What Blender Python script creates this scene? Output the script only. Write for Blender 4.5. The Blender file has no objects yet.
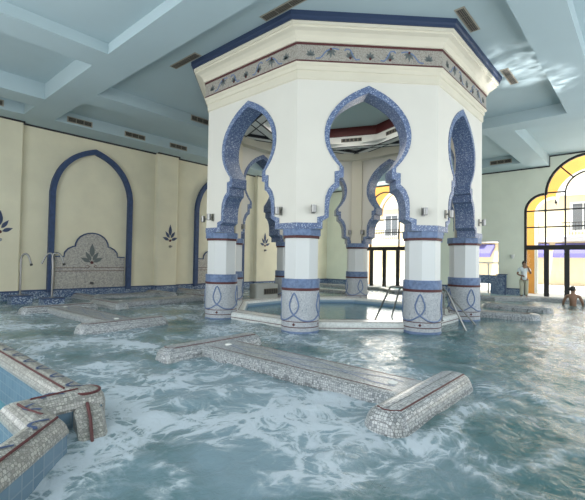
import bpy, bmesh, math, random
from mathutils import Vector, Matrix, noise
random.seed(7)
PI = math.pi
C = bpy.context.scene.collection
S = bpy.context.scene

# ------------------------------------------------------------------ camera
CX, CY, CZ = -9.9354, -6.9844, 1.5
YAW, PITCH, ROLL, FPX = 0.7213, 0.0251, 0.0164, 406.0
fw = Vector((math.cos(YAW)*math.cos(PITCH), math.sin(YAW)*math.cos(PITCH), math.sin(PITCH)))
rt = Vector((math.sin(YAW), -math.cos(YAW), 0)); up = rt.cross(fw)
r2 = math.cos(ROLL)*rt + math.sin(ROLL)*up
u2 = -math.sin(ROLL)*rt + math.cos(ROLL)*up
cam = bpy.data.cameras.new('camera'); cam.sensor_width = 36; cam.sensor_fit = 'HORIZONTAL'
cam.lens = FPX/585*36; cam.clip_start = .05; cam.clip_end = 300
co = bpy.data.objects.new('camera', cam); C.objects.link(co)
m = Matrix.Identity(4)
for i in range(3):
    m[i][0], m[i][1], m[i][2] = r2[i], u2[i], -fw[i]
m[0][3], m[1][3], m[2][3] = CX, CY, CZ
co.matrix_world = m
S.camera = co

# ------------------------------------------------------------------ world, sun, daylight, added fill lamps
w = bpy.data.worlds.new('sky'); S.world = w; w.use_nodes = True
bg = w.node_tree.nodes['Background']; bg.inputs[0].default_value = (.80, .90, 1, 1); bg.inputs[1].default_value = 2.4
sun = bpy.data.lights.new('sun', 'SUN'); sun.energy = 10.0; sun.angle = .02; sun.color = (1, .95, .86)
so = bpy.data.objects.new('sun', sun); C.objects.link(so)
so.rotation_euler = Vector((.40, .16, -.90)).to_track_quat('-Z', 'Y').to_euler()
def area(name, loc, d, sx, sy, e, col):
    l = bpy.data.lights.new(name, 'AREA'); l.shape = 'RECTANGLE'; l.size = sx; l.size_y = sy; l.energy = e; l.color = col
    o = bpy.data.objects.new(name, l); C.objects.link(o); o.location = loc
    o.rotation_euler = Vector(d).to_track_quat('-Z', 'Y').to_euler(); return o
area('daylight_back', (-11.7, -1.0, 3.1), (1, 0, -.0), 13, 5, 330, (1, .985, .95))
area('fill_front_east', (9.2, -9.0, 3.3), (.25, 1, 0), 5, 5, 130, (1, .99, .95))  # added fill for the right wall; no window in this stretch
area('lantern_fill', (0, 0, 6.1), (0, 0, -1), 2.4, 2.4, 70, (1, .97, .9))  # added unseen fill to brighten the pavilion interior, not a fixture
area('daylight_front', (0, -9.0, 3.3), (0, 1, .05), 16, 5, 190, (1, .98, .94))
area('daylight_right', (11.8, -5.05, 3.4), (-1, 0, 0), 4.5, 5.5, 90, (1, .98, .93))
area('daylight_right_far', (11.8, 5.05, 3.4), (-1, 0, 0), 4.5, 5.5, 330, (1, .98, .93))
gl = bpy.data.lights.new('water_glint_spot', 'SPOT'); gl.energy = 2400; gl.spot_size = math.radians(19); gl.spot_blend = 1; gl.shadow_soft_size = .05
gl.use_nodes = True; _n = gl.node_tree; _e = _n.nodes['Emission']
_tc = _n.nodes.new('ShaderNodeTexCoord'); _mp = _n.nodes.new('ShaderNodeMapping'); _mp.inputs['Scale'].default_value = (14, 30, 14); _mp.inputs['Rotation'].default_value = (0, 0, 1.5)
_no = _n.nodes.new('ShaderNodeTexNoise'); _no.inputs['Scale'].default_value = .8; _no.inputs['Detail'].default_value = 3; _no.inputs['Distortion'].default_value = 1.5
_mr = _n.nodes.new('ShaderNodeMapRange'); _mr.inputs[1].default_value = .38; _mr.inputs[2].default_value = .75; _mr.inputs[3].default_value = 0; _mr.inputs[4].default_value = 3
_n.links.new(_tc.outputs['Normal'], _mp.inputs[0]); _n.links.new(_mp.outputs[0], _no.inputs['Vector']); _n.links.new(_no.outputs['Fac'], _mr.inputs[0]); _n.links.new(_mr.outputs[0], _e.inputs['Strength'])
glo = bpy.data.objects.new('water_glint_spot', gl); C.objects.link(glo); glo.location = (6.0, -6.6, .3)      # added spot, in place of sun thrown up by the ripples
glo.rotation_euler = (Vector((1.5, -4.55, 6.4))-Vector((6.0, -6.6, .3))).to_track_quat('-Z', 'Y').to_euler()
S.view_settings.view_transform = 'Standard'; S.view_settings.look = 'None'
S.view_settings.gamma = 1; S.view_settings.use_curve_mapping = False
S.view_settings.exposure = 0.0

# ------------------------------------------------------------------ materials
def L(r, g, b):
    f = lambda c: (c/255/12.92) if c/255 <= .04045 else ((c/255+.055)/1.055)**2.4
    return (f(r), f(g), f(b), 1)
def mat(name, col, rough=.6, metal=0, spec=.4):
    m = bpy.data.materials.new(name); m.use_nodes = True
    b = m.node_tree.nodes['Principled BSDF']
    b.inputs['Base Color'].default_value = col; b.inputs['Roughness'].default_value = rough
    b.inputs['Metallic'].default_value = metal; b.inputs['Specular IOR Level'].default_value = spec
    return m
def plaster(name, col, var=.05, scale=1.3, rough=.75):
    m = mat(name, col, rough, 0, .25); nt = m.node_tree; b = nt.nodes['Principled BSDF']
    tc = nt.nodes.new('ShaderNodeTexCoord'); n = nt.nodes.new('ShaderNodeTexNoise'); n.inputs['Scale'].default_value = scale
    n.inputs['Detail'].default_value = 4
    r = nt.nodes.new('ShaderNodeValToRGB'); r.color_ramp.elements[0].position = .35; r.color_ramp.elements[1].position = .65
    r.color_ramp.elements[0].color = [c*(1-var) for c in col[:3]]+[1]; r.color_ramp.elements[1].color = [min(1, c*(1+var)) for c in col[:3]]+[1]
    nt.links.new(tc.outputs['Object'], n.inputs['Vector']); nt.links.new(n.outputs['Fac'], r.inputs[0]); nt.links.new(r.outputs[0], b.inputs['Base Color'])
    return m
def speck(name, cols, scale, rough=.35, grout=None, gw=.06, uv=False, spec=.5, rnd=.75):
    """small mosaic stones: one flat colour per voronoi cell, cols = [(colour, share)]"""
    m = mat(name, cols[0][0], rough, 0, spec); nt = m.node_tree; b = nt.nodes['Principled BSDF']
    tc = nt.nodes.new('ShaderNodeTexCoord')
    v = nt.nodes.new('ShaderNodeTexVoronoi'); v.inputs['Scale'].default_value = scale; v.inputs['Randomness'].default_value = rnd
    nt.links.new(tc.outputs['UV' if uv else 'Object'], v.inputs['Vector'])
    sp = nt.nodes.new('ShaderNodeSeparateColor'); nt.links.new(v.outputs['Color'], sp.inputs[0])
    r = nt.nodes.new('ShaderNodeValToRGB'); r.color_ramp.interpolation = 'CONSTANT'
    acc = 0
    els = r.color_ramp.elements
    for i, (c, s) in enumerate(cols):
        e = els[i] if i < 2 else els.new(min(acc, .999))
        e.position = min(acc, .999); e.color = c; acc += s
    nt.links.new(sp.outputs[0], r.inputs[0]); out = r.outputs[0]
    if grout:
        v2 = nt.nodes.new('ShaderNodeTexVoronoi'); v2.feature = 'DISTANCE_TO_EDGE'; v2.inputs['Scale'].default_value = scale
        v2.inputs['Randomness'].default_value = rnd
        nt.links.new(tc.outputs['UV' if uv else 'Object'], v2.inputs['Vector'])
        lt = nt.nodes.new('ShaderNodeMath'); lt.operation = 'LESS_THAN'; lt.inputs[1].default_value = gw
        nt.links.new(v2.outputs['Distance'], lt.inputs[0])
        mx = nt.nodes.new('ShaderNodeMix'); mx.data_type = 'RGBA'
        nt.links.new(lt.outputs[0], mx.inputs[0]); nt.links.new(out, mx.inputs[6]); mx.inputs[7].default_value = grout
        out = mx.outputs[2]
    nt.links.new(out, b.inputs['Base Color'])
    return m
def tiles(name, c1, c2, mortar, s=.15):
    m = mat(name, c1, .25, 0, .5); nt = m.node_tree; b = nt.nodes['Principled BSDF']
    tc = nt.nodes.new('ShaderNodeTexCoord'); br = nt.nodes.new('ShaderNodeTexBrick')
    br.offset = 0; br.inputs['Scale'].default_value = 1; br.inputs['Brick Width'].default_value = s; br.inputs['Row Height'].default_value = s
    br.inputs['Mortar Size'].default_value = .006; br.inputs['Color1'].default_value = c1; br.inputs['Color2'].default_value = c2; br.inputs['Mortar'].default_value = mortar
    nt.links.new(tc.outputs['UV'], br.inputs['Vector']); nt.links.new(br.outputs[0], b.inputs['Base Color'])
    return m

CREAM = plaster('pavilion_plaster', (.72, .69, .62, 1), .02)
CREAM2 = plaster('cornice_plaster', (.70, .65, .53, 1), .02)
WALL = plaster('wall_plaster_cream', (.76, .71, .54, 1), .04)
WALLR = plaster('wall_plaster_lit', (.80, .82, .70, 1), .03)  # wall plaster again; greenish light on this wall put into its colour
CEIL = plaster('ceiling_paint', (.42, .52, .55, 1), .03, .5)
WHITE = mat('white_paint', (.80, .80, .77, 1), .5)
SHAFT = mat('shaft_paint', (.70, .71, .70, 1), .45)
BLUE = plaster('blue_paint', (.05, .08, .165, 1), .15, 9, .5)
BANDBLUE = plaster('blue_band_stone', (.15, .21, .345, 1), .18, 14, .4)
NAVY = mat('cornice_navy', (.028, .047, .10, 1), .5)
RED = mat('dark_red_line', (.10, .03, .032, 1), .5)
REDDOME = mat('dark_red_band', (.085, .012, .012, 1), .5)
DARK = mat('dark_line', (.03, .03, .035, 1), .6)
DOME = mat('dome_teal', (.46, .58, .58, 1), .7)
RISER = mat('soffit_grey', (.8, .8, .76, 1), .7)
BLUEMOS = speck('blue_mosaic', [((.095, .135, .25, 1), .45), ((.135, .19, .33, 1), .41), ((.40, .46, .58, 1), .14)], 60)
DADO = speck('dado_mosaic', [((.05, .09, .18, 1), .4), ((.10, .16, .28, 1), .33), ((.40, .47, .55, 1), .27)], 40)
STONE = speck('pillar_mosaic', [((.42, .44, .47, 1), .5), ((.52, .54, .56, 1), .28), ((.42, .44, .47, 1), .16), ((.25, .29, .34, 1), .06)], 60)
FRIEZE = speck('frieze_mosaic', [((.35, .32, .28, 1), .5), ((.42, .39, .34, 1), .3), ((.27, .245, .22, 1), .2)], 60)
PANEL = speck('panel_mosaic', [((.40, .38, .34, 1), .5), ((.50, .48, .43, 1), .3), ((.30, .29, .28, 1), .2)], 30)
BENCH = speck('bench_mosaic', [((.40, .42, .43, 1), .40), ((.52, .54, .55, 1), .30), ((.30, .32, .33, 1), .2), ((.21, .23, .25, 1), .1)], 38, .3, (.14, .15, .16, 1), .08, rnd=.25)
RIM = speck('rim_mosaic', [((.33, .33, .31, 1), .45), ((.43, .43, .40, 1), .3), ((.24, .24, .225, 1), .25)], 42, .3, (.16, .16, .155, 1), .07, rnd=.3)
RIMWHITE = speck('pale_rim_mosaic', [((.70, .72, .70, 1), .6), ((.60, .62, .61, 1), .4)], 30, .3)
POOLTILE = tiles('blue_pool_tile', (.12, .195, .27, 1), (.145, .225, .30, 1), (.19, .26, .32, 1), .11)
STEEL = mat('brushed_steel', (.27, .27, .265, 1), .35, 1)
LEAFG = mat('leaf_greygreen', (.14, .16, .16, 1), .6)
LEAFB = mat('leaf_blue', (.045, .065, .13, 1), .6)
MOTIF = mat('blue_line_tile', (.15, .21, .36, 1), .4)
FRAME = mat('dark_bronze_frame', (.022, .020, .022, 1), .45)
GRILLE = mat('grille_brown', (.16, .14, .11, 1), .5)
GRILLED = mat('grille_dark', (.03, .03, .03, 1), .6)

# ------------------------------------------------------------------ mesh builder
class M:
    def __init__(s): s.v = []; s.f = []; s.mi = []; s.uv = {}
    def add(s, vs, fs, mi=0, uvs=None):
        n = len(s.v); s.v += [tuple(q) for q in vs]
        for k, f in enumerate(fs):
            if uvs: s.uv[len(s.f)] = uvs[k]
            s.f.append([i+n for i in f]); s.mi.append(mi)
        return s
    def box(s, x0, x1, y0, y1, z0, z1, mi=0):
        return s.add([(x, y, z) for z in (z0, z1) for x, y in ((x0, y0), (x1, y0), (x1, y1), (x0, y1))],
            [(3, 2, 1, 0), (4, 5, 6, 7), (0, 1, 5, 4), (1, 2, 6, 5), (2, 3, 7, 6), (3, 0, 4, 7)], mi)
    def loops(s, ls, mi=0, cap=True, closed=True):
        n = len(ls[0]); vs = [q for l in ls for q in l]; fs = []
        for a in range(len(ls)-1):
            for i in range(n if closed else n-1):
                j = (i+1) % n; fs.append((a*n+i, a*n+j, (a+1)*n+j, (a+1)*n+i))
        if cap: fs.append(tuple(range(n-1, -1, -1))); fs.append(tuple(range((len(ls)-1)*n, len(ls)*n)))
        return s.add(vs, fs, mi)
    def prism(s, poly, z0, z1, mi=0):
        return s.loops([[(x, y, z0) for x, y in poly], [(x, y, z1) for x, y in poly]], mi)
    def flat(s, fr, poly, d0, d1, mi=0):
        o, ux, uy, n = fr
        return s.loops([[o+ux*a+uy*b+n*d0 for a, b in poly], [o+ux*a+uy*b+n*d1 for a, b in poly]], mi)
    def lathe(s, prof, n, c=(0, 0), ph=0, mi=0, cap=True, sx=1, sy=1):
        return s.loops([[(c[0]+r*sx*math.cos(ph+2*PI*i/n), c[1]+r*sy*math.sin(ph+2*PI*i/n), z) for i in range(n)] for r, z in prof], mi, cap)
    def ring(s, prof, n, c=(0, 0), ph=0, mi=0):   # closed profile revolved: a solid ring
        ls = [[(c[0]+r*math.cos(ph+2*PI*i/n), c[1]+r*math.sin(ph+2*PI*i/n), z) for i in range(n)] for r, z in prof]
        return s.loops(ls+[ls[0]], mi, False)
    def tube(s, pts, r, n=8, mi=0, closed=False):
        pts = [Vector(p) for p in pts]; ls = []; N = len(pts); prev = None
        for i, p in enumerate(pts):
            if closed: t = pts[(i+1) % N]-pts[i-1]
            else: t = pts[min(i+1, N-1)]-pts[max(i-1, 0)]
            t.normalize()
            a = prev if prev is not None else (Vector((0, 0, 1)) if abs(t.z) < .9 else Vector((1, 0, 0)))
            b = t.cross(a).normalized(); a = b.cross(t).normalized(); prev = a
            rr = r[i] if isinstance(r, (list, tuple)) else r
            ls.append([p+(a*math.cos(2*PI*k/n)+b*math.sin(2*PI*k/n))*rr for k in range(n)])
        if closed: ls.append(ls[0]); return s.loops(ls, mi, False)
        return s.loops(ls, mi)
    def sph(s, c, r, mi=0, n=12, sx=1, sy=1, sz=1):
        ls = []
        for a in range(1, n//2):
            t = PI*a/(n//2); ls.append([(c[0]+r*sx*math.sin(t)*math.cos(2*PI*i/n), c[1]+r*sy*math.sin(t)*math.sin(2*PI*i/n), c[2]-r*sz*math.cos(t)) for i in range(n)])
        return s.loops(ls, mi)
    def sweep(s, path, prof, mi=0, closed=False, cap=True):
        """prof: (offset to the right of travel, z); mitred corners; uv in metres"""
        N = len(path); ls = []; arc = [0]
        for i in range(1, N): arc.append(arc[-1]+(Vector(path[i])-Vector(path[i-1])).length)
        for i in range(N):
            p = Vector(path[i])
            dirs = []
            if closed or i > 0: dirs.append((p-Vector(path[i-1])).normalized())
            if closed or i < N-1: dirs.append((Vector(path[(i+1) % N])-p).normalized())
            ns = [Vector((d.y, -d.x)) for d in dirs]
            nn = sum(ns, Vector((0, 0))); nn.normalize(); k = 1/max(.45, nn.dot(ns[0]))
            ls.append([(p.x+nn.x*k*a, p.y+nn.y*k*a, z) for a, z in prof])
        pl = [0]
        for i in range(1, len(prof)): pl.append(pl[-1]+math.dist(prof[i], prof[i-1]))
        n = len(prof); segs = N if closed else N-1
        for a in range(segs):
            b = (a+1) % N; ua = arc[a]; ub = arc[b] if b else arc[a]+(Vector(path[0])-Vector(path[a])).length
            for i in range(n-1):
                s.add([ls[a][i], ls[a][i+1], ls[b][i+1], ls[b][i]], [(0, 1, 2, 3)], mi, [[(ua, pl[i]), (ua, pl[i+1]), (ub, pl[i+1]), (ub, pl[i])]])
        if cap and not closed:
            s.add(ls[0], [tuple(range(n))], mi); s.add(ls[-1], [tuple(range(n-1, -1, -1))], mi)
        return s
    def build(s, name, mats, parent=None, smooth=0, base=None, weld=True):
        me = bpy.data.meshes.new(name)
        off = Vector((0, 0, 0)); q = parent
        while q is not None: off += q.location; q = q.parent
        if base is not None: off = Vector(base)
        me.from_pydata([tuple(Vector(p)-off) for p in s.v], [], s.f)
        for mm in (mats if isinstance(mats, (list, tuple)) else [mats]): me.materials.append(mm)
        me.polygons.foreach_set('material_index', s.mi)
        if s.uv:
            ul = me.uv_layers.new(name='UVMap')
            for fi, uvs in s.uv.items():
                for k, li in enumerate(me.polygons[fi].loop_indices): ul.data[li].uv = uvs[k]
        bm = bmesh.new(); bm.from_mesh(me)
        if weld: bmesh.ops.remove_doubles(bm, verts=bm.verts, dist=1e-4)
        bmesh.ops.recalc_face_normals(bm, faces=bm.faces)
        if smooth:
            for f in bm.faces: f.smooth = True
            for e in bm.edges:
                e.smooth = not (len(e.link_faces) != 2 or e.calc_face_angle(0) > smooth)
        bm.to_mesh(me); bm.free(); me.update()
        o = bpy.data.objects.new(name, me); C.objects.link(o)
        if parent is not None: o.parent = parent
        elif base is not None: o.location = base
        return o
def tag(o, label, cat, group=None, kind=None):
    o['label'] = label; o['category'] = cat
    if group: o['group'] = group
    if kind: o['kind'] = kind
    return o
def struct(o): o['kind'] = 'structure'; return o
def thing(name, loc, label, cat, group=None):
    o = bpy.data.objects.new(name, None); C.objects.link(o); o.location = loc; o.empty_display_size = .1
    return tag(o, label, cat, group)
def dup(root, loc, label=None):
    r = root.copy(); C.objects.link(r); r.location = loc
    if label: r['label'] = label
    for ch in list(root.children):
        c = ch.copy(); C.objects.link(c); c.parent = r
        for g in list(ch.children):
            d = g.copy(); C.objects.link(d); d.parent = c
    return r
def cat_rom(pts, n=6, closed=False):
    P = [Vector(p) for p in pts]; out = []; N = len(P)
    for i in range(N if closed else N-1):
        g = (lambda k: P[k % N]) if closed else (lambda k: P[min(max(k, 0), N-1)])
        a, b, c, d = g(i-1), g(i), g(i+1), g(i+2)
        for k in range(n):
            t = k/n
            out.append(.5*((2*b)+(c-a)*t+(2*a-5*b+4*c-d)*t*t+(3*b-3*c+d-a)*t**3))
    if not closed: out.append(P[-1])
    return out
def leaf(bx, by, ang, ln, wd, n=8):
    a = math.radians(ang); ux, uy = math.cos(a), math.sin(a); left = []; right = []
    for i in range(n+1):
        t = i/n; h = wd*.5*math.sin(PI*t**.8)**1.1
        left.append((bx+ux*ln*t-uy*h, by+uy*ln*t+ux*h))
        if 0 < i < n: right.append((bx+ux*ln*t+uy*h, by+uy*ln*t-ux*h))
    return left+right[::-1]
def ribbon(pts, wd):
    P = [Vector(p) for p in pts]; a = []; b = []
    for i, p in enumerate(P):
        t = P[min(i+1, len(P)-1)]-P[max(i-1, 0)]; t.normalize(); nn = Vector((-t.y, t.x))*wd/2
        a.append(p+nn); b.append(p-nn)
    return [(q.x, q.y) for q in a]+[(q.x, q.y) for q in b[::-1]]
def disc(x, y, r, n=10): return [(x+r*math.cos(2*PI*i/n), y+r*math.sin(2*PI*i/n)) for i in range(n)]

XR, YL, ZL = 12.08, 9.30, 6.10
XB, YF = -12.08, -9.30

# ------------------------------------------------------------------ structure: floor, ceiling, walls
f = M(); f.box(XB, 9.25, YF, YL+.3, -1.2, -1.0)
f.box(9.25, XR+.3, YF, YL+.3, -1.2, -.02)
struct(f.build('floor', mat('pool_floor_tile', (.35, .5, .52, 1), .5)))

def ceiling():
    xs = [XB, -11.2, -5.92, -5.07, 4.73, 5.55, 10.75, XR]
    ys = [YF, -8.4, -5.92, -5.12, -3.5, -2.6, -1.9, 2.21, 3.04, 4.8, 5.69, 6.33, 7.14, 8.12, 8.26, YL]
    def h(x, y):
        if -5.07 < x < 4.73:
            if -5.12 < y < 4.8: return 6.46
            if 5.69 < y < 8.12: return 6.50
            if -8.4 < y < -5.92: return 6.46
        if -11.2 < x < -5.92:
            if y < 2.21 and y > -8.4: return 6.34
            if 3.04 < y < 6.33: return 6.57
            if 7.14 < y < 8.26: return 6.45
        if x > 5.55:
            if y < -3.5: return 6.57
            if y > -2.6 and y < 8.12 and x < 10.75: return 6.50
        return ZL
    m = M(); H = {}
    for i in range(len(xs)-1):
        for j in range(len(ys)-1):
            z = h((xs[i]+xs[i+1])/2, (ys[j]+ys[j+1])/2); H[i, j] = z
            m.add([(xs[i], ys[j], z), (xs[i+1], ys[j], z), (xs[i+1], ys[j+1], z), (xs[i], ys[j+1], z)], [(0, 1, 2, 3)])
    for (i, j), z in H.items():
        if (i+1, j) in H and abs(H[i+1, j]-z) > 1e-3:
            x = xs[i+1]; z2 = H[i+1, j]; m.add([(x, ys[j], z), (x, ys[j+1], z), (x, ys[j+1], z2), (x, ys[j], z2)], [(0, 1, 2, 3)])
        if (i, j+1) in H and abs(H[i, j+1]-z) > 1e-3:
            y = ys[j+1]; z2 = H[i, j+1]; m.add([(xs[i], y, z), (xs[i+1], y, z), (xs[i+1], y, z2), (xs[i], y, z2)], [(0, 1, 2, 3)])
    m.box(XB-3.2, XR+.3, YF-3.2, YL+.3, 6.62, 6.9)  # unseen roof slab, eaves extended to keep sun out of the openings
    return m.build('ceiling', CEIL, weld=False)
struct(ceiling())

# left wall (far long wall, y = YL)
lw = M(); lw.box(XB, XR, YL, YL+.3, -1.1, 6.62); struct(lw.build('wall_left', WALL))
# projecting wall block and pilasters
def pil(name, x0, x1, d, rnd):
    poly = [(x0, YL), (x0, YL-d+rnd)]
    for k in range(1, 6): t = k/6*PI/2; poly.append((x0+rnd-rnd*math.cos(t), YL-d+rnd-rnd*math.sin(t)))
    poly += [(x0+rnd, YL-d), (x1-rnd, YL-d)]
    for k in range(1, 6): t = k/6*PI/2; poly.append((x1-rnd+rnd*math.sin(t), YL-d+rnd-rnd*math.cos(t)))
    poly += [(x1, YL-d+rnd), (x1, YL)]
    m = M(); m.prism(poly, -.6, 6.09); return struct(m.build(name, WALL, smooth=.6))
pil('trim_1', -8.2, -5.70, .22, .04)
pil('trim_2', -.62, .42, .26, .12)
pil('trim_3', 5.36, 8.3, .22, .04)
# thin dark cornice line under the ceiling
tl = M(); tl.box(XB, XR, YL-.035, YL, 6.045, 6.10); tl.box(-8.22, -5.68, YL-.25, YL-.2, 6.045, 6.10); tl.box(-5.70, -5.665, YL-.25, YL, 6.045, 6.1); tl.box(-.64, .44, YL-.29, YL-.2, 6.045, 6.10); tl.box(5.34, 8.32, YL-.25, YL-.2, 6.045, 6.1)
struct(tl.build('trim_4', DARK))
# mosaic dado
dd = M()
for x0, x1, d in ((XB, XR, .03), (-8.22, -5.68, .26), (-.64, .44, .30), (5.34, 8.32, .26)):
    dd.box(x0, x1, YL-d, YL, -.6, .26, 0); dd.box(x0, x1, YL-d-.015, YL, .26, .31, 1)
struct(dd.build('baseboard_left', [DADO, BLUE]))

# right wall (x = XR) with two lobed windows and a glazed opening
def trefoil(c, jw=2.6, zs=4.0, lr=.85, ar=1.75, zc=4.77, off=0.0, n=10):
    """half outline u>=0 from the floor up to the apex, offset inwards by off"""
    P = [(jw-off, 0), (jw-off, zs)]
    for k in range(1, n+1):
        t = k/n*PI/2; P.append((jw-lr+(lr-off)*math.cos(t), zs+(lr-off)*math.sin(t)))
    P[-1] = (ar-off*.2, zs+lr-off)
    P.append((ar-off, zc))
    for k in range(1, n+1):
        t = k/n*PI/2; P.append(((ar-off)*math.cos(t), zc+(ar-off)*math.sin(t)))
    return P
def full(P): return [(u, z) for u, z in P]+[(-u, z) for u, z in P[::-1][1:]]
def wall_poly():
    pts = [(YF, -.05), (YF, 6.62), (YL, 6.62), (YL, -.05)]
    for c in (5.05, -5.05):
        if c < 0:
            pts += [(-.30, -.05), (-.30, 2.68), (-1.36, 2.68), (-1.36, -.05)]
        T = full(trefoil(c))
        T = [(c+u, z if z > 0 else -.05) for u, z in T]
        pts += T
    return pts
rw = M(); wp = wall_poly()
rw.loops([[(XR, y, z) for y, z in wp], [(XR+.3, y, z) for y, z in wp]])
struct(rw.build('wall_right', WALLR))
bw = M()
for y0, y1, z0, z1 in ((YF, -7, -1.1, 6.6), (5.0, YL, -1.1, 6.6), (-7, 5, -1.1, .6), (-7, 5, 5.6, 6.6), (-1.4, -.6, .6, 5.6)): bw.box(XB-.3, XB, y0, y1, z0, z1)
struct(bw.build('wall_back', WALL))
fwl = M()
for x0, x1, z0, z1 in ((XB, -7, -1.1, 6.6), (7, XR, -1.1, 6.6), (-7, 7, -1.1, .6), (-7, 7, 5.6, 6.6), (-.4, .4, .6, 5.6)): fwl.box(x0, x1, YF-.3, YF, z0, z1)
struct(fwl.build('wall_front', WALL))
# thin dark line under ceiling on right wall
tr = M(); tr.box(XR-.03, XR, -3.5, YL, 6.045, 6.1); tr.box(XR-.03, XR, YF, -3.5, 6.51, 6.57); tr.box(XR-.03, XR, -3.53, -3.47, 6.045, 6.57)
struct(tr.build('trim_5', DARK))
# dado at the right wall
dr = M()
for y0, y1 in ((-2.44, -1.70), (-.28, 2.4), (7.7, YL)):
    dr.box(XR-.04, XR, y0, y1, -.02, .26); dr.box(XR-.055, XR, y0, y1, .26, .31, 1)
struct(dr.build('baseboard_right', [DADO, BLUE]))

GLASS = bpy.data.materials.new('window_glass'); GLASS.use_nodes = True
nt = GLASS.node_tree; nt.nodes.clear()
_o = nt.nodes.new('ShaderNodeOutputMaterial'); _m = nt.nodes.new('ShaderNodeMixShader'); _t = nt.nodes.new('ShaderNodeBsdfTransparent'); _g = nt.nodes.new('ShaderNodeBsdfGlossy')
_f = nt.nodes.new('ShaderNodeFresnel'); _g.inputs['Roughness'].default_value = .02; _t.inputs[0].default_value = (.94, .97, .97, 1)
_f.inputs[0].default_value = 1.35
nt.links.new(_f.outputs[0], _m.inputs[0]); nt.links.new(_t.outputs[0], _m.inputs[1]); nt.links.new(_g.outputs[0], _m.inputs[2]); nt.links.new(_m.outputs[0], _o.inputs[0])

def window(idx, c):
    root = bpy.data.objects.new('window_%d' % idx, None); C.objects.link(root); root.location = (XR, c, 0); struct(root)
    fr = (Vector((XR+.10, c, 0)), Vector((0, 1, 0)), Vector((0, 0, 1)), Vector((1, 0, 0)))
    m = M()
    a = full(trefoil(0)); b = full(trefoil(0, off=.10))
    for i in range(len(a)-1):
        q = [a[i], a[i+1], b[i+1], b[i]]; m.flat(fr, q, -.07, .07)
    m.build('frame', FRAME, root)
    t = M(); t.flat(fr, [(-2.5, 2.18), (2.5, 2.18), (2.5, 2.40), (-2.5, 2.40)], -.07, .07); t.build('transom', FRAME, root)
    for u in (-1.68, -.88, 0, .88, 1.68):
        p = M(); p.flat(fr, [(u-.10, 0), (u+.10, 0), (u+.10, 2.18), (u-.10, 2.18)], -.06, .06); p.build('door_post', FRAME, root)
    g = M(); w_ = .03
    for u in (-1.72, 1.72): g.flat(fr, [(u-w_, 2.4), (u+w_, 2.4), (u+w_, 4.9), (u-w_, 4.9)], -.04, .04)
    for u in (-.94, .94): g.flat(fr, [(u-w_, 2.4), (u+w_, 2.4), (u+w_, 4.77), (u-w_, 4.77)], -.04, .04)
    for z in (3.25, 4.03): g.flat(fr, [(-2.52, z-w_), (2.52, z-w_), (2.52, z+w_), (-2.52, z+w_)], -.035, .035)
    for s in (-1, 1): g.flat(fr, [(s*.94, 4.85-w_), (s*1.72, 4.85-w_), (s*1.72, 4.85+w_), (s*.94, 4.85+w_)], -.035, .035)
    arc = [(.94*math.cos(PI*k/20), 4.77+.94*math.sin(PI*k/20)) for k in range(21)]
    g.flat(fr, ribbon(arc, .06), -.04, .04)
    for d in (48, 132):
        ca, sa = math.cos(math.radians(d)), math.sin(math.radians(d))
        g.flat(fr, ribbon([(.94*ca, 4.77+.94*sa), (1.70*ca, 4.77+1.70*sa)], .06), -.04, .04)
    g.build('glazing_bars', FRAME, root)
    gl = M(); pl = full(trefoil(0, off=.05)); gl.add([fr[0]+fr[1]*u+fr[2]*z for u, z in pl], [tuple(range(len(pl)))])
    gl.build('glass', GLASS, root)
window(1, -5.05); window(2, 5.05)
r3 = bpy.data.objects.new('window_3', None); C.objects.link(r3); r3.location = (XR, -.83, 0); struct(r3)
m = M()
for y0, y1, z0, z1 in ((-1.36, -.30, 2.6, 2.68), (-1.36, -1.31, 0, 2.68), (-.35, -.30, 0, 2.68), (-1.36, -.3, 1.50, 1.56), (-.86, -.81, 0, 1.5)): m.box(XR+.05, XR+.13, y0, y1, z0, z1)
m.build('frame', WHITE, r3)
m = M(); m.add([(XR+.09, -1.33, 0), (XR+.09, -.33, 0), (XR+.09, -.33, 2.65), (XR+.09, -1.33, 2.65)], [(0, 1, 2, 3)]); m.build('glass', GLASS, r3)

# ------------------------------------------------------------------ pavilion
pav = thing('pavilion', (0, 0, 0), 'octagonal cream pavilion with blue mosaic arches standing on eight pillars in the pool', 'pavilion')
A8 = [math.radians(22.5+45*k) for k in range(8)]
AP = 3.626; k8 = 1/math.cos(PI/8); HL = AP*math.tan(PI/8); API = 3.19
def face_frame(adeg, dist):
    a = math.radians(adeg); n = Vector((math.cos(a), math.sin(a), 0)); t = Vector((-n.y, n.x, 0))
    return (n*dist, t, Vector((0, 0, 1)), n)
inner_low = [(.94, 2.16), (.94, 2.33), (.81, 2.40), (.81, 2.60), (.795, 2.76), (.74, 2.91), (.67, 3.0), (.60, 3.04), (.60, 3.22), (.51, 3.24), (.51, 3.45)]
bulb = [(p.x, p.y) for p in cat_rom([(.51, 3.45), (.66, 3.64), (.78, 3.86), (.82, 4.12), (.76, 4.40), (.58, 4.68), (.32, 4.88), (0, 5.04)], 3)][1:]
inner = inner_low+bulb
outer_low = [(HL, 2.28), (1.05, 2.28), (1.05, 2.40), (.90, 2.44), (.90, 2.66), (.885, 2.84), (.82, 3.0), (.76, 3.07), (.70, 3.12), (.70, 3.36), (.60, 3.38), (.60, 3.47)]
bulbo = [(p.x, p.y) for p in cat_rom([(.60, 3.47), (.76, 3.66), (.885, 3.90), (.92, 4.20), (.84, 4.50), (.62, 4.80), (.34, 5.02), (0, 5.19)], 3)][1:]
outer = outer_low+bulbo
def sym(P): return P+[(-a, b) for a, b in P[::-1][1:]]
ZT = 5.56
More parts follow.
